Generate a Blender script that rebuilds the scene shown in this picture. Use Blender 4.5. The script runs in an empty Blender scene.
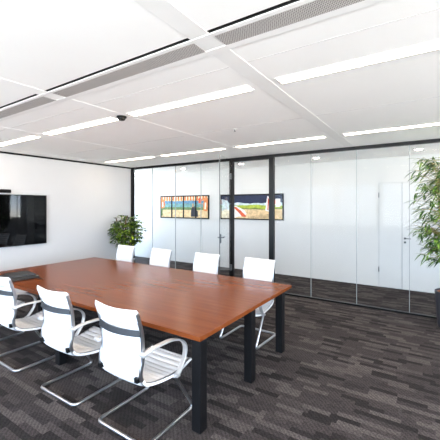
import bpy, bmesh, math, random
from mathutils import Vector, Matrix

S = bpy.context.scene
COL = S.collection
PI = math.pi

# ------------------------------------------------------------------ materials
def lin(c):
    def f(v):
        v /= 255.0
        return v / 12.92 if v <= 0.04045 else ((v + 0.055) / 1.055) ** 2.4
    return (f(c[0]), f(c[1]), f(c[2]), 1.0)

def new_mat(name):
    m = bpy.data.materials.new(name)
    m.use_nodes = True
    nt = m.node_tree
    return m, nt, nt.nodes, nt.links, nt.nodes['Principled BSDF']

def N(nt, kind, **kw):
    n = nt.nodes.new(kind)
    for k, v in kw.items():
        setattr(n, k, v)
    return n

def mathn(nt, op, a, b=None, c=None):
    n = nt.nodes.new('ShaderNodeMath'); n.operation = op
    for i, v in enumerate((a, b, c)):
        if v is None: continue
        if isinstance(v, (int, float)): n.inputs[i].default_value = v
        else: nt.links.new(v, n.inputs[i])
    return n.outputs[0]

def ramp(nt, fac, stops, interp='LINEAR'):
    r = nt.nodes.new('ShaderNodeValToRGB')
    r.color_ramp.interpolation = interp
    els = r.color_ramp.elements
    while len(els) < len(stops): els.new(0.5)
    for e, (p, c) in zip(els, stops):
        e.position = p; e.color = c
    nt.links.new(fac, r.inputs[0])
    return r.outputs[0]

def plain(name, rgb, rough=0.5, metal=0.0, var=0.06, scale=8.0, bump=0.0, bscale=200.0, spec=0.5, coat=0.0):
    m, nt, nodes, links, b = new_mat(name)
    tc = N(nt, 'ShaderNodeTexCoord')
    nz = N(nt, 'ShaderNodeTexNoise'); nz.inputs['Scale'].default_value = scale; nz.inputs['Detail'].default_value = 3
    links.new(tc.outputs['Object'], nz.inputs['Vector'])
    c = lin(rgb)
    lo = tuple(v * (1 - var) for v in c[:3]) + (1,)
    hi = tuple(min(1, v * (1 + var)) for v in c[:3]) + (1,)
    links.new(ramp(nt, nz.outputs[0], [(0.3, lo), (0.7, hi)]), b.inputs['Base Color'])
    b.inputs['Roughness'].default_value = rough
    b.inputs['Metallic'].default_value = metal
    b.inputs['Specular IOR Level'].default_value = spec
    if coat: b.inputs['Coat Weight'].default_value = coat; b.inputs['Coat Roughness'].default_value = 0.1
    if bump:
        n2 = N(nt, 'ShaderNodeTexNoise'); n2.inputs['Scale'].default_value = bscale
        links.new(tc.outputs['Object'], n2.inputs['Vector'])
        bp = N(nt, 'ShaderNodeBump'); bp.inputs['Strength'].default_value = bump; bp.inputs['Distance'].default_value = 0.002
        links.new(n2.outputs[0], bp.inputs['Height']); links.new(bp.outputs[0], b.inputs['Normal'])
    return m

def emitter(name, rgb, strength):
    m, nt, nodes, links, b = new_mat(name)
    b.inputs['Base Color'].default_value = (0.9, 0.9, 0.9, 1)
    b.inputs['Emission Color'].default_value = lin(rgb)
    b.inputs['Emission Strength'].default_value = strength
    return m

def glass_mat(name, tint=(0.98, 0.985, 0.983), ior=1.14):
    m, nt, nodes, links, b = new_mat(name)
    nodes.remove(b)
    out = nodes['Material Output']
    geo = N(nt, 'ShaderNodeNewGeometry')
    i = mathn(nt, 'MULTIPLY_ADD', geo.outputs['Backfacing'], 1 / ior - ior, ior)
    fr = N(nt, 'ShaderNodeFresnel'); links.new(i, fr.inputs['IOR'])
    tr = N(nt, 'ShaderNodeBsdfTransparent'); tr.inputs[0].default_value = (*tint, 1)
    gl = N(nt, 'ShaderNodeBsdfGlossy'); gl.inputs['Roughness'].default_value = 0.0
    mx = N(nt, 'ShaderNodeMixShader')
    links.new(fr.outputs[0], mx.inputs[0]); links.new(tr.outputs[0], mx.inputs[1]); links.new(gl.outputs[0], mx.inputs[2])
    links.new(mx.outputs[0], out.inputs[0])
    return m

def carpet_mat():
    m, nt, nodes, links, b = new_mat('carpet_planks')
    tc = N(nt, 'ShaderNodeTexCoord')
    sp = N(nt, 'ShaderNodeSeparateXYZ'); links.new(tc.outputs['Object'], sp.inputs[0])
    X, Y = sp.outputs[0], sp.outputs[1]
    def layer(w, h, seed):
        row = mathn(nt, 'FLOOR', mathn(nt, 'DIVIDE', Y, h))
        wn = N(nt, 'ShaderNodeTexWhiteNoise', noise_dimensions='2D')
        cb = N(nt, 'ShaderNodeCombineXYZ'); links.new(row, cb.inputs[0]); cb.inputs[1].default_value = seed
        links.new(cb.outputs[0], wn.inputs['Vector'])
        col = mathn(nt, 'FLOOR', mathn(nt, 'ADD', mathn(nt, 'DIVIDE', X, w), mathn(nt, 'MULTIPLY', wn.outputs[0], 5.0)))
        cb2 = N(nt, 'ShaderNodeCombineXYZ'); links.new(row, cb2.inputs[0]); links.new(col, cb2.inputs[1]); cb2.inputs[2].default_value = seed
        wn2 = N(nt, 'ShaderNodeTexWhiteNoise', noise_dimensions='3D'); links.new(cb2.outputs[0], wn2.inputs['Vector'])
        return wn2.outputs[0]
    a = layer(0.23, 0.056, 3.0)
    c = layer(0.46, 0.112, 11.0)
    v = mathn(nt, 'ADD', mathn(nt, 'MULTIPLY', a, 0.8), mathn(nt, 'MULTIPLY', c, 0.2))
    base = ramp(nt, v, [(0.0, lin((33, 30, 30))), (0.23, lin((38, 34, 34))), (0.33, lin((52, 47, 47))), (0.62, lin((57, 52, 51))), (0.74, lin((72, 66, 65))), (1.0, lin((79, 73, 71)))])
    # woven tufts: fine diagonal ribs
    wv = N(nt, 'ShaderNodeTexWave', wave_type='BANDS', bands_direction='DIAGONAL')
    wv.inputs['Scale'].default_value = 15.0; wv.inputs['Distortion'].default_value = 7.0; wv.inputs['Detail'].default_value = 2.0; wv.inputs['Detail Scale'].default_value = 5.0
    links.new(tc.outputs['Object'], wv.inputs['Vector'])
    nz = N(nt, 'ShaderNodeTexNoise'); nz.inputs['Scale'].default_value = 70.0
    links.new(tc.outputs['Object'], nz.inputs['Vector'])
    t = mathn(nt, 'ADD', mathn(nt, 'MULTIPLY', wv.outputs['Fac'], 0.45), mathn(nt, 'MULTIPLY', nz.outputs[0], 0.55))
    mul = ramp(nt, t, [(0.2, (0.55, 0.55, 0.55, 1)), (0.8, (1.42, 1.42, 1.42, 1))])
    mx = N(nt, 'ShaderNodeMix', data_type='RGBA', blend_type='MULTIPLY'); mx.inputs[0].default_value = 1.0
    links.new(base, mx.inputs[6]); links.new(mul, mx.inputs[7])
    links.new(mx.outputs[2], b.inputs['Base Color'])
    b.inputs['Roughness'].default_value = 0.95
    b.inputs['Specular IOR Level'].default_value = 0.15
    bp = N(nt, 'ShaderNodeBump'); bp.inputs['Strength'].default_value = 0.5; bp.inputs['Distance'].default_value = 0.004
    links.new(t, bp.inputs['Height']); links.new(bp.outputs[0], b.inputs['Normal'])
    return m

def wood_mat():
    m, nt, nodes, links, b = new_mat('cherry_veneer')
    tc = N(nt, 'ShaderNodeTexCoord')
    mp = N(nt, 'ShaderNodeMapping'); mp.inputs['Scale'].default_value = (0.5, 9.0, 9.0)
    links.new(tc.outputs['Object'], mp.inputs[0])
    n1 = N(nt, 'ShaderNodeTexNoise'); n1.inputs['Scale'].default_value = 2.2; n1.inputs['Detail'].default_value = 6; n1.inputs['Roughness'].default_value = 0.6
    links.new(mp.outputs[0], n1.inputs['Vector'])
    mp2 = N(nt, 'ShaderNodeMapping'); mp2.inputs['Scale'].default_value = (2.0, 90.0, 90.0)
    links.new(tc.outputs['Object'], mp2.inputs[0])
    n2 = N(nt, 'ShaderNodeTexNoise'); n2.inputs['Scale'].default_value = 2.0; n2.inputs['Detail'].default_value = 3
    links.new(mp2.outputs[0], n2.inputs['Vector'])
    t = mathn(nt, 'ADD', mathn(nt, 'MULTIPLY', n1.outputs[0], 0.6), mathn(nt, 'MULTIPLY', n2.outputs[0], 0.4))
    c = ramp(nt, t, [(0.30, lin((94, 47, 22))), (0.46, lin((109, 55, 25))), (0.58, lin((117, 60, 28))), (0.72, lin((124, 68, 36)))])
    links.new(c, b.inputs['Base Color'])
    b.inputs['Roughness'].default_value = 0.23
    b.inputs['Specular IOR Level'].default_value = 0.12
    return m

def leaf_mat(name, dark, mid, light, scale):
    m, nt, nodes, links, b = new_mat(name)
    tc = N(nt, 'ShaderNodeTexCoord')
    nz = N(nt, 'ShaderNodeTexNoise'); nz.inputs['Scale'].default_value = scale; nz.inputs['Detail'].default_value = 2
    links.new(tc.outputs['Object'], nz.inputs['Vector'])
    links.new(ramp(nt, nz.outputs[0], [(0.32, lin(dark)), (0.5, lin(mid)), (0.66, lin(light))]), b.inputs['Base Color'])
    b.inputs['Roughness'].default_value = 0.42
    b.inputs['Transmission Weight'].default_value = 0.0
    return m

def grille_mat():
    m, nt, nodes, links, b = new_mat('perforated_metal')
    tc = N(nt, 'ShaderNodeTexCoord')
    sp = N(nt, 'ShaderNodeSeparateXYZ'); links.new(tc.outputs['Object'], sp.inputs[0])
    p = 0.012
    row = mathn(nt, 'FLOOR', mathn(nt, 'DIVIDE', sp.outputs[1], p))
    off = mathn(nt, 'MULTIPLY', mathn(nt, 'MODULO', row, 2.0), 0.5)
    fx = mathn(nt, 'SUBTRACT', mathn(nt, 'FRACT', mathn(nt, 'ADD', mathn(nt, 'DIVIDE', sp.outputs[0], p), off)), 0.5)
    fy = mathn(nt, 'SUBTRACT', mathn(nt, 'FRACT', mathn(nt, 'DIVIDE', sp.outputs[1], p)), 0.5)
    r = mathn(nt, 'SQRT', mathn(nt, 'ADD', mathn(nt, 'MULTIPLY', fx, fx), mathn(nt, 'MULTIPLY', fy, fy)))
    hole = mathn(nt, 'LESS_THAN', r, 0.36)
    links.new(ramp(nt, hole, [(0.0, lin((205, 200, 196))), (1.0, lin((96, 92, 90)))], 'CONSTANT'), b.inputs['Base Color'])
    nt.nodes[-1].color_ramp.elements[1].position = 0.5
    b.inputs['Roughness'].default_value = 0.5
    return m

M = {}
M['wall'] = plain('white_wall_paint', (224, 224, 224), 0.7, var=0.012, scale=2.0, bump=0.05, bscale=300)
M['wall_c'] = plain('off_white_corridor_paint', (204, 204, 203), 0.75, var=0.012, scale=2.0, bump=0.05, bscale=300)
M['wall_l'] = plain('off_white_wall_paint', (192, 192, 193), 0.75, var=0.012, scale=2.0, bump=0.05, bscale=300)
M['ceil'] = plain('white_ceiling_panel', (250, 249, 247), 0.8, var=0.012, scale=1.5)
M['band'] = plain('white_ceiling_strip', (240, 239, 237), 0.6, var=0.01)
M['joint'] = plain('grey_joint', (188, 185, 182), 0.7)
M['carpet'] = carpet_mat()
M['black'] = plain('black_powder_coat', (6, 6, 8), 0.5, var=0.1, bump=0.05, bscale=400, spec=0.25)
M['frame_black'] = plain('black_anodised_frame', (10, 10, 12), 0.35, var=0.1, spec=0.25)
M['slot'] = plain('dark_slot', (26, 25, 25), 0.8)
M['wood'] = wood_mat()
M['white_leather'] = plain('white_leatherette', (222, 222, 224), 0.42, var=0.015, scale=6, bump=0.06, bscale=260)
M['chrome'] = plain('polished_aluminium', (190, 192, 196), 0.28, 1.0, var=0.04)
M['alu'] = plain('satin_aluminium', (200, 200, 201), 0.4, 0.6, var=0.03)
M['grey_bar'] = plain('grey_spreader_metal', (26, 29, 35), 0.5, 0.0, var=0.05)
M['glass'] = glass_mat('clear_glass')
M['wglass'] = glass_mat('window_glass', (0.98, 0.99, 0.99))
M['edge'] = plain('dark_grey_edge_seal', (66, 71, 74), 0.4)
M['seal'] = plain('clear_grey_seal', (140, 147, 149), 0.4)
M['screen'] = plain('black_glossy_screen', (2, 2, 3), 0.03, var=0.05, spec=0.22)
M['bezel'] = plain('black_bezel_plastic', (9, 9, 10), 0.4, spec=0.25)
M['lamp'] = emitter('light_diffuser', (255, 232, 204), 6.0)
M['dlamp'] = emitter('downlight_lens', (255, 240, 222), 45.0)
M['lframe'] = plain('white_light_frame', (236, 235, 232), 0.5)
M['grille'] = grille_mat()
M['win_frame'] = plain('white_window_frame', (214, 217, 220), 0.4)
M['door'] = plain('white_door_laminate', (201, 202, 202), 0.55, var=0.012)
M['gap'] = plain('shadow_gap_grey', (172, 174, 176), 0.7)
M['steel'] = plain('brushed_steel', (92, 95, 98), 0.35, 0.6)
M['leaf_a'] = leaf_mat('broad_leaf_green', (9, 24, 12), (42, 78, 28), (158, 186, 52), 15.0)
M['leaf_b'] = leaf_mat('bamboo_leaf_green', (24, 48, 20), (60, 102, 36), (136, 166, 70), 12.0)
M['stem'] = plain('brown_stem', (92, 70, 46), 0.8, var=0.2)
M['cane'] = plain('bamboo_cane', (150, 138, 84), 0.6, var=0.2)
M['pot_dark'] = plain('charcoal_planter', (50, 51, 58), 0.5, var=0.08)
M['pot_light'] = plain('pale_grey_planter', (150, 152, 156), 0.5)
M['soil'] = plain('brown_bark_soil', (150, 96, 66), 0.9, var=0.3, scale=40, bump=0.5, bscale=80)
M['case'] = plain('black_leather_case', (9, 9, 11), 0.45, var=0.15, bump=0.15)
M['case_top'] = plain('dark_grey_cover', (48, 50, 54), 0.4, var=0.08)
for k, c in dict(sand=(214, 186, 142), sand2=(190, 164, 124), teal=(100, 148, 150), sky=(84, 130, 162), navy=(22, 34, 66), dune=(96, 124, 74), lime=(160, 176, 60),
                 surf=(196, 214, 220), orange=(206, 124, 72), cream=(240, 226, 200), figure=(40, 42, 56), red=(206, 84, 48), pwhite=(244, 240, 234), olive=(110, 126, 52)).items():
    M['p_' + k] = plain('paint_' + k, c, 0.6, var=0.28, scale=14)

# ------------------------------------------------------------------ mesh helpers
def obj(name, bm, mats, parent=None, smooth=False, loc=None, rot=None):
    me = bpy.data.meshes.new(name)
    bmesh.ops.recalc_face_normals(bm, faces=bm.faces[:])
    bm.to_mesh(me); bm.free()
    for m in (mats if isinstance(mats, (list, tuple)) else [mats]): me.materials.append(m)
    if smooth:
        for p in me.polygons: p.use_smooth = True
        try: me.set_sharp_from_angle(angle=math.radians(40))
        except Exception: pass
    o = bpy.data.objects.new(name, me); COL.objects.link(o)
    if parent: o.parent = parent
    if loc: o.location = loc
    if rot: o.rotation_euler = rot
    return o

def box(bm, x0, x1, y0, y1, z0, z1, bev=0.0, mi=0):
    tmp = bmesh.new()
    bmesh.ops.create_cube(tmp, size=1)
    for v in tmp.verts:
        v.co = Vector((x0 + (v.co.x + .5) * (x1 - x0), y0 + (v.co.y + .5) * (y1 - y0), z0 + (v.co.z + .5) * (z1 - z0)))
    if bev: bmesh.ops.bevel(tmp, geom=tmp.edges[:], offset=bev, segments=2, profile=0.5, affect='EDGES')
    merge(bm, tmp, mi)

def merge(bm, tmp, mi=0, mat=None):
    vm = {}
    for v in tmp.verts: vm[v] = bm.verts.new(mat @ v.co if mat else v.co)
    for f in tmp.faces:
        nf = bm.faces.new([vm[v] for v in f.verts]); nf.material_index = mi
    tmp.free()

def BX(*a, **k):
    bm = bmesh.new(); box(bm, *a, **k); return bm

def spline(pts, n=6, closed=False):
    pts = [Vector(p) for p in pts]; out = []
    for i in range(len(pts) - 1):
        p1, p2 = pts[i], pts[i + 1]
        p0 = pts[i - 1] if i else p1 * 2 - p2
        p3 = pts[i + 2] if i + 2 < len(pts) else p2 * 2 - p1
        for k in range(n):
            t = k / n
            out.append(0.5 * ((2 * p1) + (p2 - p0) * t + (2 * p0 - 5 * p1 + 4 * p2 - p3) * t * t + (3 * p1 - p0 - 3 * p2 + p3) * t ** 3))
    out.append(pts[-1]); return out

def fillet(pts, r, n=5):
    pts = [Vector(p) for p in pts]; out = [pts[0]]
    for i in range(1, len(pts) - 1):
        a, b, c = pts[i - 1], pts[i], pts[i + 1]
        d1, d2 = (a - b), (c - b)
        k = min(r, d1.length * .45, d2.length * .45)
        p, q = b + d1.normalized() * k, b + d2.normalized() * k
        for j in range(n + 1):
            t = j / n
            out.append((1 - t) ** 2 * p + 2 * t * (1 - t) * b + t * t * q)
    out.append(pts[-1]); return out

def sweep(bm, pts, sec, ref=Vector((1, 0, 0)), mi=0, scale=None):
    """sweep a closed 2-D section (u along ref-ish axis, v along the other normal) along pts"""
    pts = [Vector(p) for p in pts]; rings = []
    n = len(pts); u_prev = None
    for i, p in enumerate(pts):
        t = (pts[min(i + 1, n - 1)] - pts[max(i - 1, 0)]).normalized()
        u = (ref if u_prev is None else u_prev)
        u = (u - t * u.dot(t)).normalized(); u_prev = u
        w = t.cross(u); s = scale[i] if scale else 1.0
        rings.append([bm.verts.new(p + u * a * s + w * b * s) for a, b in sec])
    m = len(sec)
    for i in range(n - 1):
        for j in range(m):
            f = bm.faces.new((rings[i][j], rings[i][(j + 1) % m], rings[i + 1][(j + 1) % m], rings[i + 1][j])); f.material_index = mi
    f = bm.faces.new(rings[0][::-1]); f.material_index = mi
    f = bm.faces.new(rings[-1]); f.material_index = mi

def circ(r, n=10, ry=None):
    ry = r if ry is None else ry
    return [(r * math.cos(2 * PI * k / n), ry * math.sin(2 * PI * k / n)) for k in range(n)]

def rrect(w, h, r):
    o = []
    for cx, cy, a in ((w - r, h - r, 0), (-w + r, h - r, 90), (-w + r, -h + r, 180), (w - r, -h + r, 270)):
        for k in range(3):
            t = math.radians(a + 45 * k); o.append((cx + r * math.cos(t), cy + r * math.sin(t)))
    return o

def lathe(bm, prof, n=28, c=(0, 0, 0), mi=0):
    rings = [[bm.verts.new((c[0] + r * math.cos(2 * PI * k / n), c[1] + r * math.sin(2 * PI * k / n), c[2] + z)) for k in range(n)] for r, z in prof]
    for a, b in zip(rings, rings[1:]):
        for k in range(n):
            f = bm.faces.new((a[k], a[(k + 1) % n], b[(k + 1) % n], b[k])); f.material_index = mi
    for rg in (rings[0], rings[-1]):
        f = bm.faces.new(rg); f.material_index = mi

def struct(o):
    o['kind'] = 'structure'; return o
def tag(o, label, cat, group=None):
    o['label'] = label; o['category'] = cat
    if group: o['group'] = group
    return o
def thing(name, label, cat, loc=(0, 0, 0), rz=0.0, group=None):
    o = bpy.data.objects.new(name, None); COL.objects.link(o)
    o.empty_display_size = 0.1
    o.location = loc; o.rotation_euler = (0, 0, rz)
    return tag(o, label, cat, group)
def dup(o, parent=None):
    c = o.copy(); COL.objects.link(c)
    if parent: c.parent = parent
    for ch in list(o.children): dup(ch, c)
    return c

# ------------------------------------------------------------------ key dimensions (metres)
XW, XR, XC = -6.741, 4.40, 2.70   # left wall, right wall, corridor's right end
YF, YG, YC = -3.2, 5.927, 7.605  # window wall, glass partition, far corridor wall
ZC = 2.751
XL = -9.6                     # corridor's left end

# ------------------------------------------------------------------ room shell
struct(obj('floor', BX(XL - .2, XR + .2, YF - .3, YC + .2, -0.12, 0.0), M['carpet']))
struct(obj('wall_left', BX(XW - 0.14, XW, YF - .1, YG + 0.03, 0, ZC), M['wall_l']))
RWIN_ADDED = [(-2.6, -1.0), (-.85, .75), (.90, 2.50), (2.65, 3.35)]  # unseen right-wall windows, added to light the ceiling more evenly
bm = bmesh.new()
box(bm, XR, XR + .14, YF, YG + .03, 0, .82); box(bm, XR, XR + .14, YF, YG + .03, 2.68, ZC)
_e = [YF] + [v for w in RWIN_ADDED for v in w] + [YG + .03]
for a, b in zip(_e[0::2], _e[1::2]): box(bm, XR, XR + .14, a, b, .82, 2.68)
struct(obj('wall_right', bm, M['wall']))
struct(obj('wall_corridor', BX(XL - .1, XC + .14, YC, YC + 0.14, 0, ZC), M['wall_c']))
bm = bmesh.new()
box(bm, XL - .14, XL, YG - .16, YC + .14, 0, .3); box(bm, XL - .14, XL, YG - .16, YC + .14, 2.62, ZC)
box(bm, XL - .14, XL, YG - .16, 6.1, .3, 2.62); box(bm, XL - .14, XL, 7.45, YC + .14, .3, 2.62)  # opening left for the added, unseen end window
struct(obj('wall_corridor_end', bm, M['wall']))
struct(obj('wall_corridor_near', BX(XL - .1, XW - 0.14, YG - .16, YG - .03, 0, ZC), M['wall']))

# ceiling with a real slot for the air inlet
SL0, SL1 = 1.524, 1.556
bm = bmesh.new()
box(bm, XL - .2, XR + .2, YF - .3, SL0, ZC, ZC + 0.16)
box(bm, XL - .2, XR + .2, SL1, YC + .2, ZC, ZC + 0.16)
struct(obj('ceiling', bm, M['ceil']))
bm = bmesh.new()
box(bm, XW, XR, SL0 - .02, SL1 + .02, ZC + 0.16, ZC + 0.2)
box(bm, XW, XR, SL0 - .0, SL0 + .004, ZC + 0.001, ZC + 0.16)
box(bm, XW, XR, SL1 - .004, SL1, ZC + 0.001, ZC + 0.16)
struct(obj('trim_1', bm, M['slot']))
bm = bmesh.new()
# pale margins on both sides of the slot and grille
box(bm, XW, XR, SL1, SL1 + 0.034, ZC - 0.004, ZC)
box(bm, XW, XR, 1.722, 1.782, ZC - 0.004, ZC)
struct(obj('trim_2', bm, M['band']))
BANDS = [-6.46, -4.70, -2.94, -1.165, 0.595, 2.36, 4.12]
for i, x in enumerate(BANDS):
    struct(obj('trim_%d' % (3 + i), BX(x - 0.07, x + 0.07, YF, YG - .04, ZC - 0.002, ZC - 0.0), M['band' if i == 3 else 'ceil']))
bm = bmesh.new()
for y in (2.015, 3.64):
    for a, b in zip([XW] + BANDS, BANDS + [XR]):
        box(bm, a + .08, b - .08, y - .002, y + .002, ZC - .0012, ZC)
struct(obj('trim_11', bm, M['joint']))
# black shadow-line trim along the top of the left wall
struct(obj('trim_10', BX(XW, XW + 0.018, YF, YG - 0.03, ZC - 0.035, ZC), M['frame_black']))

# ------------------------------------------------------------------ glass partition
struct(obj('wall_back_side', BX(XC, XR + .14, YG - .03, YG + .11, 0, ZC), M['wall']))
W = obj('wall_back', (lambda b: (box(b, XW, XC, YG - .03, YG + .03, ZC - .055, ZC), box(b, XW, XC, YG - .03, YG + .03, 0, .028),
         box(b, XW, XW + .075, YG - .035, YG + .035, 0.028, ZC - .055), b)[-1])(bmesh.new()), M['frame_black'])
struct(W)
JX = [XW + .075, -5.963, -5.186, -4.414, -3.63]
JR = [-2.60, -1.86, -1.065, -0.278, 0.51, 1.30, 2.09, XC]
for seg in (JX, JR):
    for a, b in zip(seg, seg[1:]):
        obj('glass_panel', BX(a + .003, b - .003, YG - .006, YG + .006, .028, ZC - .055), M['glass'], W)
for x in JX[1:-1] + JR[1:-1]:
    obj('glazing_joint', BX(x - .004, x + .004, YG - .008, YG + .008, .028, ZC - .055), M['seal'], W)
# door frame in the partition (posts) and the open glass leaf
D = struct(obj('door_1', (lambda b: (box(b, -3.63, -3.54, YG - .04, YG + .04, 0, ZC - .05, .004), box(b, -2.70, -2.60, YG - .04, YG + .04, 0, ZC - .05, .004),
        box(b, -3.54, -2.70, YG - .04, YG + .04, ZC - .085, ZC - .05), b)[-1])(bmesh.new()), M['frame_black']))
leaf_ang = math.atan2(-0.835, 0.25)
Lc, Ls = math.cos(leaf_ang), math.sin(leaf_ang)
def leafbox(x0, x1, t0, t1, z0, z1, bev=0.0):
    b = BX(x0, x1, t0, t1, z0, z1, bev=bev)
    bmesh.ops.transform(b, matrix=Matrix.Translation((-3.57, YG - .045, 0)) @ Matrix.Rotation(leaf_ang, 4, 'Z'), verts=b.verts[:])
    return b
obj('door_leaf', leafbox(0.01, 0.87, -.006, .006, .015, 2.70), M['glass'], D)
obj('edge_strip', leafbox(0.868, 0.876, -.007, .007, .015, 2.70), M['edge'], D)
for z in (0.35, 2.3):
    obj('hinge', leafbox(-0.012, 0.07, -.016, .016, z, z + .12, .003), M['steel'], D)
hb = bmesh.new()
for b in (leafbox(.80, .85, -.014, .014, 1.02, 1.19, .003), leafbox(.69, .835, .035, .053, 1.115, 1.133, .004), leafbox(.69, .835, -.053, -.035, 1.115, 1.133, .004),
          leafbox(.82, .838, -.05, .05, 1.115, 1.133, .003)):
    merge(hb, b)
obj('door_handle', hb, M['steel'], D)

# double door in the far corridor wall: a narrow and a wide leaf
D2 = struct(obj('door_2', (lambda b: (box(b, -.95, -.925, YC - .006, YC, 0, 2.235), box(b, .46, .485, YC - .006, YC, 0, 2.235), box(b, -.925, .46, YC - .006, YC, 2.215, 2.235), b)[-1])(bmesh.new()), M['door']))
for a, b in ((-.915, -.497), (-.480, .452)):
    obj('door_leaf', BX(a, b, YC - .006, YC - .001, 0.008, 2.211, bev=.002), M['door'], D2)
obj('shadow_gap', (lambda b: (box(b, -.925, .46, YC - .003, YC - .0005, .0, 2.216), b)[-1])(bmesh.new()), M['gap'], D2)
for z in (0.32, 1.9):
    hm = bmesh.new(); lathe(hm, [(0.0001, 0), (.009, 0), (.009, .11), (.0001, .11)], 10, (-.921, YC - .014, z))
    obj('hinge', hm, M['steel'], D2)
hm = bmesh.new()
box(hm, -.455, -.415, YC - .02, YC - .012, 1.035, 1.075, .004); box(hm, -.455, -.415, YC - .02, YC - .012, .955, .995, .004)
box(hm, -.45, -.33, YC - .062, YC - .046, 1.047, 1.063, .004); box(hm, -.444, -.428, YC - .06, YC - .015, 1.047, 1.063)
obj('door_handle', hm, M['steel'], D2)

# ------------------------------------------------------------------ window wall behind the camera
WIN = [(-6.56, -5.54), (-5.38, -3.66), (-3.50, -1.89), (-1.73, -0.10), (0.06, 1.40), (1.56, 2.9), (3.06, 4.2)]
ZS, ZT = 0.82, 2.68
bm = bmesh.new()
box(bm, XW - .14, XR + .14, YF - .2, YF, 0, ZS); box(bm, XW - .14, XR + .14, YF - .2, YF, ZT, ZC)
edges = [XW - .14] + [v for w in WIN for v in w] + [XR + .14]
for a, b in zip(edges[0::2], edges[1::2]): box(bm, a, b, YF - .2, YF, ZS, ZT)
struct(obj('wall_front', bm, M['wall']))
def window(idx, x0, x1, y, z0, z1, axis='x', transom=1.91):
    def BB(b, a0, a1, t0, t1, c0, c1):
        if axis == 'x': box(b, a0, a1, y + t0, y + t1, c0, c1)
        else: box(b, y + t0, y + t1, a0, a1, c0, c1)
    f = bmesh.new()
    BB(f, x0, x0 + .05, -.03, .03, z0, z1); BB(f, x1 - .05, x1, -.03, .03, z0, z1)
    BB(f, x0 + .05, x1 - .05, -.03, .03, z0, z0 + .05); BB(f, x0 + .05, x1 - .05, -.03, .03, z1 - .05, z1)
    if transom: BB(f, x0 + .05, x1 - .05, -.03, .03, transom - .03, transom + .03)
    w = struct(obj('window_%d' % idx, f, M['win_frame']))
    spans = [(z0 + .05, transom - .03), (transom + .03, z1 - .05)] if transom else [(z0 + .05, z1 - .05)]
    for a, b in spans:
        p = bmesh.new(); BB(p, x0 + .05, x1 - .05, -.006, .006, a, b); obj('pane', p, M['wglass'], w)
for i, (a, b) in enumerate(WIN): window(i + 1, a, b, YF - .1, ZS, ZT)
for i, (a, b) in enumerate(RWIN_ADDED): window(8 + i, a, b, XR + .07, ZS, ZT, axis='y')  # added windows out of view, fill light from the right
window(15, 6.1, 7.45, XL - .07, .3, 2.62, axis='y')  # unseen window added to brighten the corridor's left part
# corridor end wall on the right with its own tall window
bm = bmesh.new()
EY0, EY1 = 6.95, 7.52
box(bm, XC, XC + .14, YG + .03, YC, 0, 1.15); box(bm, XC, XC + .14, YG + .03, YC, 2.6, ZC)
box(bm, XC, XC + .14, YG + .03, EY0, 1.15, 2.6); box(bm, XC, XC + .14, EY1, YC, 1.15, 2.6)
struct(obj('wall_corridor_right', bm, M['wall']))
window(14, EY0, EY1, XC + .07, 1.15, 2.6, axis='y', transom=None)

# ------------------------------------------------------------------ ceiling fittings
def ceiling_light(x0, x1, y, label, group):
    t = thing('ceiling_light', label, 'light', ((x0 + x1) / 2, y, ZC), 0, group)
    h = (x1 - x0) / 2; w = 0.056
    f = bmesh.new()
    box(f, -h - .014, h + .014, -w - .014, -w, -.006, 0); box(f, -h - .014, h + .014, w, w + .014, -.006, 0)
    box(f, -h - .014, -h, -w, w, -.006, 0); box(f, h, h + .014, -w, w, -.006, 0)
    obj('frame', f, M['lframe'], t)
    obj('diffuser', BX(-h, h, -w, w, -.004, -.0005), M['lamp'], t)
segs = [(-6.32, -4.84), (-4.56, -3.08), (-2.80, -1.31), (-1.03, .455), (.735, 2.22)]
names = ['first from the screen wall', 'second from the screen wall', 'third from the screen wall', 'fourth from the screen wall', 'farthest from the screen wall']
for y, row in ((4.82, 'beside the glass partition'), (2.46, 'over the near table edge'), (0.10, 'near the windows')):
    for (a, b), nm in zip(segs, names):
        if y == 0.10 and a > 0.5: continue
        ceiling_light(a, b, y, 'long white ceiling light %s, %s' % (row, nm), 'linear ceiling lights')

v = thing('air_grille', 'long grey perforated air grille strip running across the white ceiling', 'vent', (0, 1.655, ZC))
for a, b in zip([XW] + BANDS, BANDS + [XR]):
    obj('grille_panel', BX(a + .08, b - .08, -.065, .067, -.004, -.001), M['grille'], v)

for x, nm in ((-7.45, 'farthest to the left'), (-5.70, 'above the beach picture in four panels'), (-3.86, 'above the dark sky beach picture'), (-2.03, 'seen right of the black door post'), (-0.18, 'in front of the white double door'), (1.6, 'at the far right end')):
    t = thing('downlight', 'small round ceiling downlight in the corridor, ' + nm, 'light', (x, 6.83, ZC), 0, 'corridor downlights')
    b = bmesh.new(); lathe(b, [(.088, 0), (.092, -.006), (.062, -.008), (.058, 0)], 24); obj('trim_ring', b, M['lframe'], t, True)
    b = bmesh.new(); lathe(b, [(.058, -.001), (.058, -.004)], 24); obj('lens', b, M['dlamp'], t)

t = thing('smoke_detector', 'small black round smoke detector on the white ceiling', 'smoke detector', (-2.92, 2.42, ZC - .014))
b = bmesh.new(); lathe(b, [(.055, 0), (.055, -.012), (.05, -.016), (.0, -.016)][:3], 24); obj('base', b, M['bezel'], t, True)
b = bmesh.new(); lathe(b, [(.04, -.016), (.04, -.034), (.028, -.044), (.01, -.046)], 24); obj('sensor_head', b, M['bezel'], t, True)
t = thing('ceiling_sprinkler', 'tiny steel sprinkler head in the ceiling between the light rows', 'sprinkler', (-2.18, 3.68, ZC))
b = bmesh.new(); lathe(b, [(.028, 0), (.028, -.004), (.012, -.008)], 18); obj('rosette', b, M['lframe'], t, True)
b = bmesh.new(); lathe(b, [(.006, -.008), (.006, -.03), (.014, -.031), (.014, -.034)], 12); obj('deflector', b, M['steel'], t, True)

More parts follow.
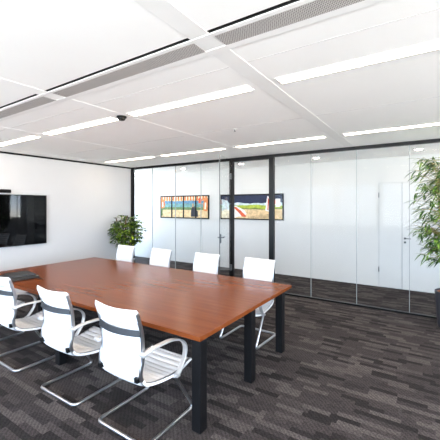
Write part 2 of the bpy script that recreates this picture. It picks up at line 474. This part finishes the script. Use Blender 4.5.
# ------------------------------------------------------------------ table
TX0, TX1, TY0, TY1, TZ = -5.407, -1.448, 1.932, 3.836, 0.74
t = thing('conference_table', 'large rectangular conference table with reddish brown wood top and square black legs', 'table', ((TX0 + TX1) / 2, (TY0 + TY1) / 2, 0))
hx, hy = (TX1 - TX0) / 2, (TY1 - TY0) / 2
obj('tabletop', BX(-hx, hx, -hy, hy, TZ - .038, TZ, bev=.003), M['wood'], t)
cx, cy = (TX0 + TX1) / 2, (TY0 + TY1) / 2
for lx in (-5.365, -3.39, -1.492):
    for ly in (1.983, 2.81, 3.575):
        if lx < -3 and lx > -4 and ly == 2.81: continue
        b = BX(lx - cx - .042, lx - cx + .042, ly - cy - .042, ly - cy + .042, 0, TZ - .038, bev=.003)
        obj('leg', b, M['black'], t)

# ------------------------------------------------------------------ chairs
RAIL = [(-.045, .992), (-.014, .90), (.012, .80), (.020, .70), (.020, .62), (.002, .54), (.008, .48), (.055, .425), (.19, .388), (.36, .370), (.47, .388), (.545, .408), (.57, .404)]
def rail_at(n=10): return spline([(0, y, z) for y, z in RAIL], n)

def make_chair():
    t = thing('conference_chair', '', 'chair')
    path = rail_at(10)
    d = [0.0]
    for a, b in zip(path, path[1:]): d.append(d[-1] + (b - a).length)
    split = next(i for i, p in enumerate(path) if p.z < .465)
    def sling(i0, i1, name, bow0, bow1, hw):
        # resample finely, front side gets sewn ribs
        L0, L1 = d[i0], d[i1]
        steps = max(8, int((L1 - L0) / .0065)); cols = 9
        bm = bmesh.new(); F, B = [], []
        def at(s):
            for i in range(len(d) - 1):
                if d[i + 1] >= s or i == len(d) - 2:
                    k = (s - d[i]) / max(1e-6, d[i + 1] - d[i])
                    return path[i].lerp(path[i + 1], k), (path[i + 1] - path[i]).normalized()
        for k in range(steps + 1):
            s = L0 + (L1 - L0) * k / steps
            p, tg = at(s)
            nrm = Vector((0, -tg.z, tg.y))      # towards the sitter
            if nrm.y < -0.5 or nrm.z < -0.5: nrm = -nrm
            end = min(1.0, min(s - L0 if name == 'backrest' else 9, L1 - s if name == 'seat' else 9) / .03 + .25)
            ph = (s % .052) / .052
            rib = .010 + .011 * (math.sin(PI * ph) ** .5)
            back = .012 + (.014 * max(0.0, min(1.0, (.115 - s) / .02)) if name == 'backrest' else .006)
            fr, bk = [], []
            for j in range(cols + 1):
                u = -1 + 2 * j / cols
                x = u * (hw + (.013 * max(0.0, min(1.0, (.115 - s) / .02)) if name == 'backrest' else 0))
                bow = (bow0 + (bow1 - bow0) * k / steps) * (1 - u * u)
                ed = 1.0 if abs(u) < .98 else .55
                fr.append(bm.verts.new(p + nrm * (rib * end * ed - bow) + Vector((x, 0, 0))))
                bk.append(bm.verts.new(p - nrm * (back * end * ed + bow) + Vector((x, 0, 0))))
            F.append(fr); B.append(bk)
        for k in range(steps):
            for j in range(cols):
                bm.faces.new((F[k][j], F[k][j + 1], F[k + 1][j + 1], F[k + 1][j]))
                bm.faces.new((B[k][j], B[k + 1][j], B[k + 1][j + 1], B[k][j + 1]))
            bm.faces.new((F[k][0], F[k + 1][0], B[k + 1][0], B[k][0]))
            bm.faces.new((F[k][cols], B[k][cols], B[k + 1][cols], F[k + 1][cols]))
        for k in (0, steps):
            for j in range(cols):
                bm.faces.new((F[k][j], B[k][j], B[k][j + 1], F[k][j + 1]))
        return obj(name, bm, M['white_leather'], t, True)
    sling(0, split, 'backrest', .030, .012, .217)
    sling(split, len(path) - 1, 'seat', .012, .004, .241)
    for sx in (-1, 1):
        bm = bmesh.new()
        rp = [Vector((sx * .228, p.y - .002, p.z)) for p in path[3:]]
        sweep(bm, rp, rrect(.009, .014, .005))
        r = obj('side_rail', bm, M['chrome'], t, True)
        bm = bmesh.new()
        box(bm, min(sx * .188, sx * .222), max(sx * .188, sx * .222), -.030, .004, .462, .500, .004)
        obj('bracket', bm, M['bezel'], r)
    # bowed grey spreader bar behind the back
    bm = bmesh.new()
    pts = []
    for k in range(15):
        u = -1 + 2 * k / 14
        pts.append((u * .226, -.006 - .048 * (1 - u * u), .812))
    sweep(bm, pts, [(.022, -.006), (.022, .006), (-.022, .006), (-.022, -.006)], ref=Vector((0, .2, 1)))
    obj('spreader_bar', bm, M['grey_bar'], t, True)
    # rear seat spreader
    for sx in (-1, 1):
        arm = spline([(0, -.005, .668), (0, .07, .683), (0, .17, .684), (0, .29, .675), (0, .40, .635), (0, .452, .57), (0, .44, .48), (0, .385, .40), (0, .355, .372)], 7)
        bm = bmesh.new()
        sweep(bm, [Vector((sx * .262, p.y, p.z)) for p in arm], rrect(.022, .008, .006))
        box(bm, min(sx * .226, sx * .28), max(sx * .226, sx * .28), -.022, .012, .655, .681, .004)
        box(bm, min(sx * .226, sx * .28), max(sx * .226, sx * .28), .335, .375, .358, .38, .004)
        obj('armrest', bm, M['alu'], t, True)
    bm = bmesh.new()
    base = fillet([(-.252, .34, .362), (-.262, .565, .014), (-.27, .0, .014), (.27, .0, .014), (.262, .565, .014), (.252, .34, .362)], .055, 6)
    sweep(bm, base, circ(.0135, 10), ref=Vector((0, 0, 1)))
    sweep(bm, [(-.25, .345, .352), (.25, .345, .352)], circ(.011, 8), ref=Vector((0, 0, 1)))
    obj('sled_base', bm, M['chrome'], t, True)
    return t

chair = make_chair()
near = [(-1.958, 1.605, 0.0, 'white ribbed armchair at the near table side, closest to the open floor'),
        (-2.82, 1.605, 0.5, 'white ribbed armchair at the near table side, second from the open floor'),
        (-3.85, 1.61, -1.0, 'white ribbed armchair at the near table side, in front of the dark flat case'),
        (-4.86, 1.62, 0.5, 'mostly cut-off armchair nearest the screen, only its chrome runner showing')]
far = [(-1.990, 4.0, 178.5, 'white chair across the table, closest to the open floor, sled base visible'),
       (-2.880, 3.99, 178.5, 'white chair across the table, below the steel door handle'),
       (-3.835, 3.99, 177.5, 'white chair across the table, below the picture in four panels'),
       (-4.725, 3.99, 178.0, 'white chair across the table, in front of the bushy potted plant')]
first = True
for lst, grp in ((near, 'chairs along the near side of the table'), (far, 'chairs along the glass side of the table')):
    for x, y, rz, lab in lst:
        c = chair if first else dup(chair)
        first = False
        c.location = (x, y, 0); c.rotation_euler = (0, 0, math.radians(rz))
        c['label'] = lab; c['group'] = grp

# ------------------------------------------------------------------ flat case on the table
t = thing('document_case', 'flat black and grey case lying on the wood table behind a white chair', 'case', (-4.74, 2.17, TZ), math.radians(-8))
obj('body', BX(-.21, .25, -.18, .18, 0.0005, .032, bev=.008), M['case'], t)
bm = bmesh.new(); box(bm, -.20, .14, -.12, .17, .032, .048, .005)
obj('cover', bm, M['case_top'], t)
bm = bmesh.new(); sweep(bm, spline([(.245, .12, .016), (.30, .14, .010), (.36, .17, .0075), (.42, .17, .0075)], 6), circ(.006, 8), ref=Vector((0, 0, 1)))
obj('cord', bm, M['bezel'], t, True)
bm = bmesh.new(); sweep(bm, spline([(-.15, -.178, .018), (-.08, -.21, .02), (.06, -.21, .02), (.13, -.178, .018)], 6), circ(.008, 8), ref=Vector((0, 0, 1)))
obj('handle', bm, M['case'], t, True)

# ------------------------------------------------------------------ screen and camera bar on the left wall
t = thing('television', 'large black flat screen mounted on the white left wall', 'television', (XW, 2.715, 1.447))
obj('body', BX(.012, .05, -.87, .87, -.48, .48, bev=.006), M['bezel'], t)
obj('screen', BX(.0485, .0535, -.872, .872, -.484, .484, bev=.001), M['screen'], t)
obj('bezel', (lambda b: (box(b, .045, .056, -.885, -.872, -.497, .497), box(b, .045, .056, .872, .885, -.497, .497), box(b, .045, .056, -.872, .872, .484, .497), box(b, .045, .056, -.872, .872, -.497, -.484), b)[-1])(bmesh.new()), M['bezel'], t)
obj('wall_mount', BX(0, .014, -.3, .3, -.2, .2), M['bezel'], t)
t = thing('conference_camera', 'slim black video conference camera bar on the wall above the screen', 'camera', (XW, 2.59, 2.005))
bm = bmesh.new(); sweep(bm, [(.05, -.33, 0), (.05, -.325, 0), (.05, .325, 0), (.05, .33, 0)], circ(.034, 18), ref=Vector((0, 0, 1)), scale=[.75, 1, 1, .75])
obj('body', bm, M['bezel'], t, True)
bm = bmesh.new(); lathe(bm, [(.028, 0), (.028, .018), (.02, .022)], 20)
bmesh.ops.transform(bm, matrix=Matrix.Translation((.078, 0.0, 0)) @ Matrix.Rotation(PI / 2, 4, 'Y'), verts=bm.verts[:])
obj('lens', bm, M['screen'], t, True)
obj('wall_bracket', BX(0, .03, -.08, .08, -.02, .02, bev=.002), M['bezel'], t)

# ------------------------------------------------------------------ pictures on the corridor wall
def canvas(name, parent, u0, u1, v0, v1, shapes, y=-.018):
    """flat painting: stacked thin colour fields; every shape is (material, [(u, v) ...]) in 0..1"""
    bm = bmesh.new(); mats = []
    for k, (mk, poly) in enumerate(shapes):
        if M[mk] not in mats: mats.append(M[mk])
        mi = mats.index(M[mk])
        fr = [bm.verts.new((u0 + (u1 - u0) * a, y - .0008 * k, v0 + (v1 - v0) * b)) for a, b in poly]
        bk = [bm.verts.new((p.co.x, y + .003, p.co.z)) for p in fr]
        f = bm.faces.new(fr); f.material_index = mi
        n = len(fr)
        for i in range(n):
            f = bm.faces.new((fr[i], bk[i], bk[(i + 1) % n], fr[(i + 1) % n])); f.material_index = mi
    return obj(name, bm, mats, parent)
R01 = lambda a, b, c, d: [(a, c), (b, c), (b, d), (a, d)]
def wavy(y0, y1, amp, n, seed):
    r = random.Random(seed)
    top = [(1 - k / n, y1 + r.uniform(-amp, amp)) for k in range(n + 1)]
    return [(0, y0), (1, y0)] + top
def picture_frame(parent, x0, x1, z0, z1, dividers, w=.035):
    b = bmesh.new()
    box(b, x0, x1, -.03, 0, z0, z0 + w); box(b, x0, x1, -.03, 0, z1 - w, z1)
    box(b, x0, x0 + w, -.03, 0, z0 + w, z1 - w); box(b, x1 - w, x1, -.03, 0, z0 + w, z1 - w)
    for d in dividers: box(b, d - .02, d + .02, -.03, 0, z0 + w, z1 - w)
    obj('frame', b, M['bezel'], parent)

t = thing('framed_picture', 'black framed beach picture in four panels with an orange canopy', 'picture', (-6.315, YC, 1.69))
x0, x1 = -.955, .955; z0, z1 = -.35, .35; w = .035
div = [-.475, 0.0, .475]
picture_frame(t, x0, x1, z0, z1, div)
cells = [(x0 + w, div[0] - .02), (div[0] + .02, div[1] - .02), (div[1] + .02, div[2] - .02), (div[2] + .02, x1 - w)]
for i, (a, b) in enumerate(cells):
    r = random.Random(i + 5)
    sh = [('p_sand', R01(0, 1, 0, 1)), ('p_dune', wavy(.36, .50, .03, 8, i)), ('p_teal', wavy(.49, .66, .02, 7, i + 9)), ('p_sky', wavy(.66, .80, .02, 5, i + 3)), ('p_cream', R01(0, 1, .82, 1))]
    for k in range(4):
        u = k * .25
        sh.append(('p_orange', [(u + .02, 1), (u + .17, 1), (u + .19, .84), (u + .1, .79), (u, .84)]))
    if i == 0:
        sh += [('p_orange', [(0, .42), (.28, .46), (.38, .62), (.3, .86), (0, .95)]), ('p_cream', [(.08, .5), (.2, .52), (.22, .74), (.1, .76)]), ('p_red', [(.22, .55), (.33, .6), (.3, .76), (.22, .74)]), ('p_dune', [(0, .05), (.12, .05), (.14, .4), (0, .42)])]
    if i == 2:
        sh += [('p_figure', [(.62, .04), (1, .04), (1, .36), (.94, .52), (.84, .56), (.72, .5), (.64, .34)]), ('p_sand2', [(.74, .5), (.86, .5), (.86, .64), (.8, .68), (.74, .64)])]
    if i == 3:
        sh += [('p_figure', [(0, .04), (.14, .04), (.12, .30), (0, .36)]), ('p_red', [(.2, .7), (.4, .66), (.5, .84), (.34, .96), (.2, .9)]), ('p_orange', [(.62, .34), (.94, .3), (1, .6), (1, .9), (.7, .95), (.6, .6)]), ('p_cream', [(.72, .4), (.84, .4), (.86, .7), (.74, .72)])]
    canvas('canvas', t, a, b, z0 + w, z1 - w, sh)
t = thing('framed_picture', 'black framed beach picture with dark blue sky, seen through the door opening', 'picture', (-4.014, YC, 1.70))
x0, x1 = -.944, .944; z0, z1 = -.345, .34
picture_frame(t, x0, x1, z0, z1, [])
sh = [('p_navy', R01(0, 1, 0, 1)), ('p_surf', wavy(.3, .66, .035, 22, 2)), ('p_lime', wavy(.3, .58, .02, 16, 4)), ('p_olive', wavy(.3, .44, .03, 14, 8)), ('p_sand', wavy(0, .40, .015, 12, 6)),
      ('p_sand2', [(.45, .02), (.9, .02), (.8, .2), (.6, .16)]), ('p_surf', [(0, .2), (.14, .2), (.18, .5), (.1, .78), (0, .85)]), ('p_cream', [(0, 0), (.25, 0), (.22, .25), (.08, .4), (0, .3)]),
      ('p_pwhite', [(.18, .0), (.42, .12), (.44, .22), (.40, .36), (.28, .52), (.2, .56), (.16, .4)])]
for k in range(3):
    o = k * .13
    sh.append(('p_red', [(.20 + o * .45, .50 - o), (.26 + o * .45, .50 - o), (.36 + o * .3, .30 - o * .8), (.34 + o * .3, .22 - o * .6), (.28 + o * .3, .34 - o)]))
sh += [('p_pwhite', [(.745, .34), (.80, .30), (.815, .62), (.80, .92), (.775, .96), (.76, .7)]), ('p_red', [(.775, .38), (.79, .36), (.80, .8), (.785, .9)]),
       ('p_red', [(.84, .62), (.90, .62), (.90, .80), (.84, .80)]), ('p_pwhite', [(.90, .50), (.97, .50), (.97, .84), (.90, .84)])]
canvas('canvas', t, x0 + .035, x1 - .035, z0 + .035, z1 - .035, sh)

# ------------------------------------------------------------------ plants
def leaf(bm, base, d, L, Wd, droop, up=Vector((0, 0, 1)), n=4):
    d = d.normalized(); side = d.cross(up)
    if side.length < 1e-3: side = Vector((1, 0, 0))
    side.normalize(); nrm = side.cross(d)
    prev = None
    for k in range(n + 1):
        s = k / n
        wd = Wd * (math.sin(PI * min(1, s * .92 + .06)) ** .8)
        c = base + d * (L * s) - Vector((0, 0, 1)) * droop * L * s * s
        row = (bm.verts.new(c - side * wd + nrm * wd * .35), bm.verts.new(c), bm.verts.new(c + side * wd + nrm * wd * .35))
        if prev:
            bm.faces.new((prev[0], prev[1], row[1], row[0])); bm.faces.new((prev[1], prev[2], row[2], row[1]))
        prev = row

def leafobj(name, bm, mat, parent):
    me = bpy.data.meshes.new(name); bm.to_mesh(me); bm.free(); me.materials.append(mat)
    for p in me.polygons: p.use_smooth = True
    o = bpy.data.objects.new(name, me); COL.objects.link(o); o.parent = parent; return o

# bushy broad-leaved plant in the corner
rng = random.Random(4)
t = thing('potted_plant', 'bushy broad-leaved potted plant in the corner beside the black post', 'plant', (-6.22, 5.30, 0))
bm = bmesh.new(); lathe(bm, [(.13, 0), (.15, .01), (.19, .40), (.20, .42), (.18, .42), (.17, .38)], 28); obj('pot', bm, M['pot_light'], t, True)
bm = bmesh.new(); lathe(bm, [(.171, .36), (.171, .385), (.05, .395)], 24); obj('soil', bm, M['soil'], t, True)
tips = []
bs = bmesh.new()
for k in range(5):
    a = k * 1.3; r0 = .05
    pts = spline([(r0 * math.cos(a), r0 * math.sin(a), .38), (.08 * math.cos(a), .08 * math.sin(a), .7), (.2 * math.cos(a + .3), .2 * math.sin(a + .3), 1.05 + .07 * k), (.26 * math.cos(a + .5), .26 * math.sin(a + .5), 1.25 + .06 * k)], 5)
    sweep(bs, pts, circ(.012, 6), ref=Vector((1, 0, 0)))
obj('stem', bs, M['stem'], t, True)
bm = bmesh.new()
for k in range(260):
    while True:
        p = Vector((rng.uniform(-1, 1), rng.uniform(-1, 1), rng.uniform(-1, 1)))
        if .35 < p.length < 1: break
    p = p * rng.uniform(.8, 1.12)
    c = Vector((p.x * .41, p.y * .41, 1.115 + p.z * .43))
    if c.z < .85: c.x *= .9; c.y *= .9
    nl = rng.randint(4, 6); a0 = rng.uniform(0, 6.28)
    out = Vector((p.x, p.y, .25))
    for j in range(nl):
        a = a0 + j * 6.28 / nl
        d = Vector((math.cos(a), math.sin(a), rng.uniform(-.25, .35))) + out * .5
        leaf(bm, c, d, rng.uniform(.075, .125), rng.uniform(.022, .034), rng.uniform(.2, .6), n=3)
leafobj('foliage', bm, M['leaf_a'], t)

# tall bamboo at the right
rng = random.Random(12)
t = thing('potted_bamboo', 'tall bamboo plant in a charcoal planter beside the glass partition', 'plant', (.255, 5.58, 0))
bm = bmesh.new(); lathe(bm, [(.165, 0), (.17, .01), (.205, .50), (.205, .515), (.19, .515), (.185, .47)], 32); obj('planter', bm, M['pot_dark'], t, True)
bm = bmesh.new(); lathe(bm, [(.186, .46), (.186, .492), (.05, .505)], 24); obj('soil', bm, M['soil'], t, True)
canes = []
for k in range(7):
    a = k * .9 + .2; lean = rng.uniform(.05, .22)
    pts = spline([(.08 * math.cos(a), .08 * math.sin(a), .49), ((.08 + lean * .3) * math.cos(a), (.08 + lean * .3) * math.sin(a), 1.1), ((.08 + lean) * math.cos(a), (.08 + lean) * math.sin(a), rng.uniform(2.05, 2.40))], 10)
    bm = bmesh.new(); sweep(bm, pts, circ(.009, 7), ref=Vector((1, 0, 0)), scale=[1 - .6 * i / (len(pts) - 1) for i in range(len(pts))])
    obj('cane', bm, M['cane'], t, True); canes.append(pts)
bm = bmesh.new(); tw = bmesh.new()
for k in range(420):
    pts = canes[rng.randrange(len(canes))]
    i = int(len(pts) * (rng.uniform(.20, 1.0) ** .6)); i = min(i, len(pts) - 1)
    p0 = pts[i]; a = rng.uniform(0, 2 * PI); z = p0.z
    reach = rng.uniform(.14, .50) * (1.0 if z > 1.2 else .8)
    tip = p0 + Vector((math.cos(a) * reach, math.sin(a) * reach, rng.uniform(-.02, .20)))
    tip.z = min(tip.z, 2.47)
    rad = math.hypot(tip.x, tip.y)
    lim = .47 if tip.y < .1 else .32
    if tip.y > .22: tip.y = .22
    if rad > lim: tip.x *= lim / rad; tip.y *= lim / rad
    sweep(tw, [p0, p0.lerp(tip, .5) + Vector((0, 0, .03)), tip], circ(.0028, 4), ref=Vector((.3, .2, 1)))
    for j in range(rng.randint(4, 7)):
        b = a + rng.uniform(-1.3, 1.3)
        d = Vector((math.cos(b), math.sin(b), rng.uniform(-.35, .45)))
        if tip.y + d.y * .15 > .30: d.y = -abs(d.y)
        leaf(bm, tip.lerp(p0, rng.uniform(0, .35)), d, rng.uniform(.11, .20), rng.uniform(.009, .0145), rng.uniform(.15, .6), n=4)
leafobj('foliage', bm, M['leaf_b'], t)
obj('twigs', tw, M['cane'], t)

# ------------------------------------------------------------------ world: bright overcast daylight outside the windows
wd = bpy.data.worlds.new('World'); S.world = wd; wd.use_nodes = True
nt = wd.node_tree; bg = nt.nodes['Background']
tc = N(nt, 'ShaderNodeTexCoord'); sp = N(nt, 'ShaderNodeSeparateXYZ'); nt.links.new(tc.outputs['Generated'], sp.inputs[0])
h = mathn(nt, 'MULTIPLY_ADD', sp.outputs[2], 0.5, 0.5)
vert = ramp(nt, h, [(0.0, (.97, .955, .94, 1)), (0.49, (.97, .955, .94, 1)), (0.5, (.62, .73, .88, 1)), (1.0, (.38, .53, .78, 1))])
hz = ramp(nt, mathn(nt, 'MULTIPLY_ADD', sp.outputs[0], 0.5, 0.5), [(0.5, (.70, .755, .80, 1)), (0.95, (1.12, 1.085, 1.05, 1))])
mxw = N(nt, 'ShaderNodeMix', data_type='RGBA', blend_type='MULTIPLY'); mxw.inputs[0].default_value = 1.0
nt.links.new(vert, mxw.inputs[6]); nt.links.new(hz, mxw.inputs[7]); nt.links.new(mxw.outputs[2], bg.inputs[0])
bg.inputs[1].default_value = 6.5

def portal(loc, rot, w, hgt):
    l = bpy.data.lights.new('window_daylight', 'AREA'); l.shape = 'RECTANGLE'; l.size = w; l.size_y = hgt
    o = bpy.data.objects.new('window_daylight', l); COL.objects.link(o); o.location = loc; o.rotation_euler = rot
    l.cycles.is_portal = True
for a, b in WIN:
    portal(((a + b) / 2, YF - .01, (ZS + ZT) / 2), (PI / 2, 0, 0), b - a, ZT - ZS)
portal((XL + .01, 6.775, 1.46), (0, -PI / 2, 0), 2.32, 1.35)  # portal of the added window at the corridor's left end
for a, b in RWIN_ADDED: portal((XR - .01, (a + b) / 2, (ZS + ZT) / 2), (0, PI / 2, 0), ZT - ZS, b - a)  # portals of the added right-wall windows
portal((XC - .01, (EY0 + EY1) / 2, 1.875), (0, PI / 2, 0), 1.45, EY1 - EY0)

# ------------------------------------------------------------------ camera
cam = bpy.data.cameras.new('camera'); co = bpy.data.objects.new('camera', cam); COL.objects.link(co)
co.location = (0, 0, 1.728); co.rotation_euler = (PI / 2, 0, math.radians(33.28))
cam.sensor_fit = 'HORIZONTAL'; cam.sensor_width = 36.0
cam.lens = 320.45 / 440 * 36.0
cam.shift_y = -(220 - 205.77) / 440
cam.clip_start = 0.05
S.camera = co

S.view_settings.view_transform = 'Standard'
S.view_settings.look = 'None'
S.view_settings.exposure = 1.98
S.view_settings.gamma = 1.0
S.view_settings.use_curve_mapping = False
S.cycles.max_bounces = 14
S.cycles.diffuse_bounces = 8
S.cycles.glossy_bounces = 6
S.cycles.transparent_max_bounces = 24
S.cycles.use_denoising = True
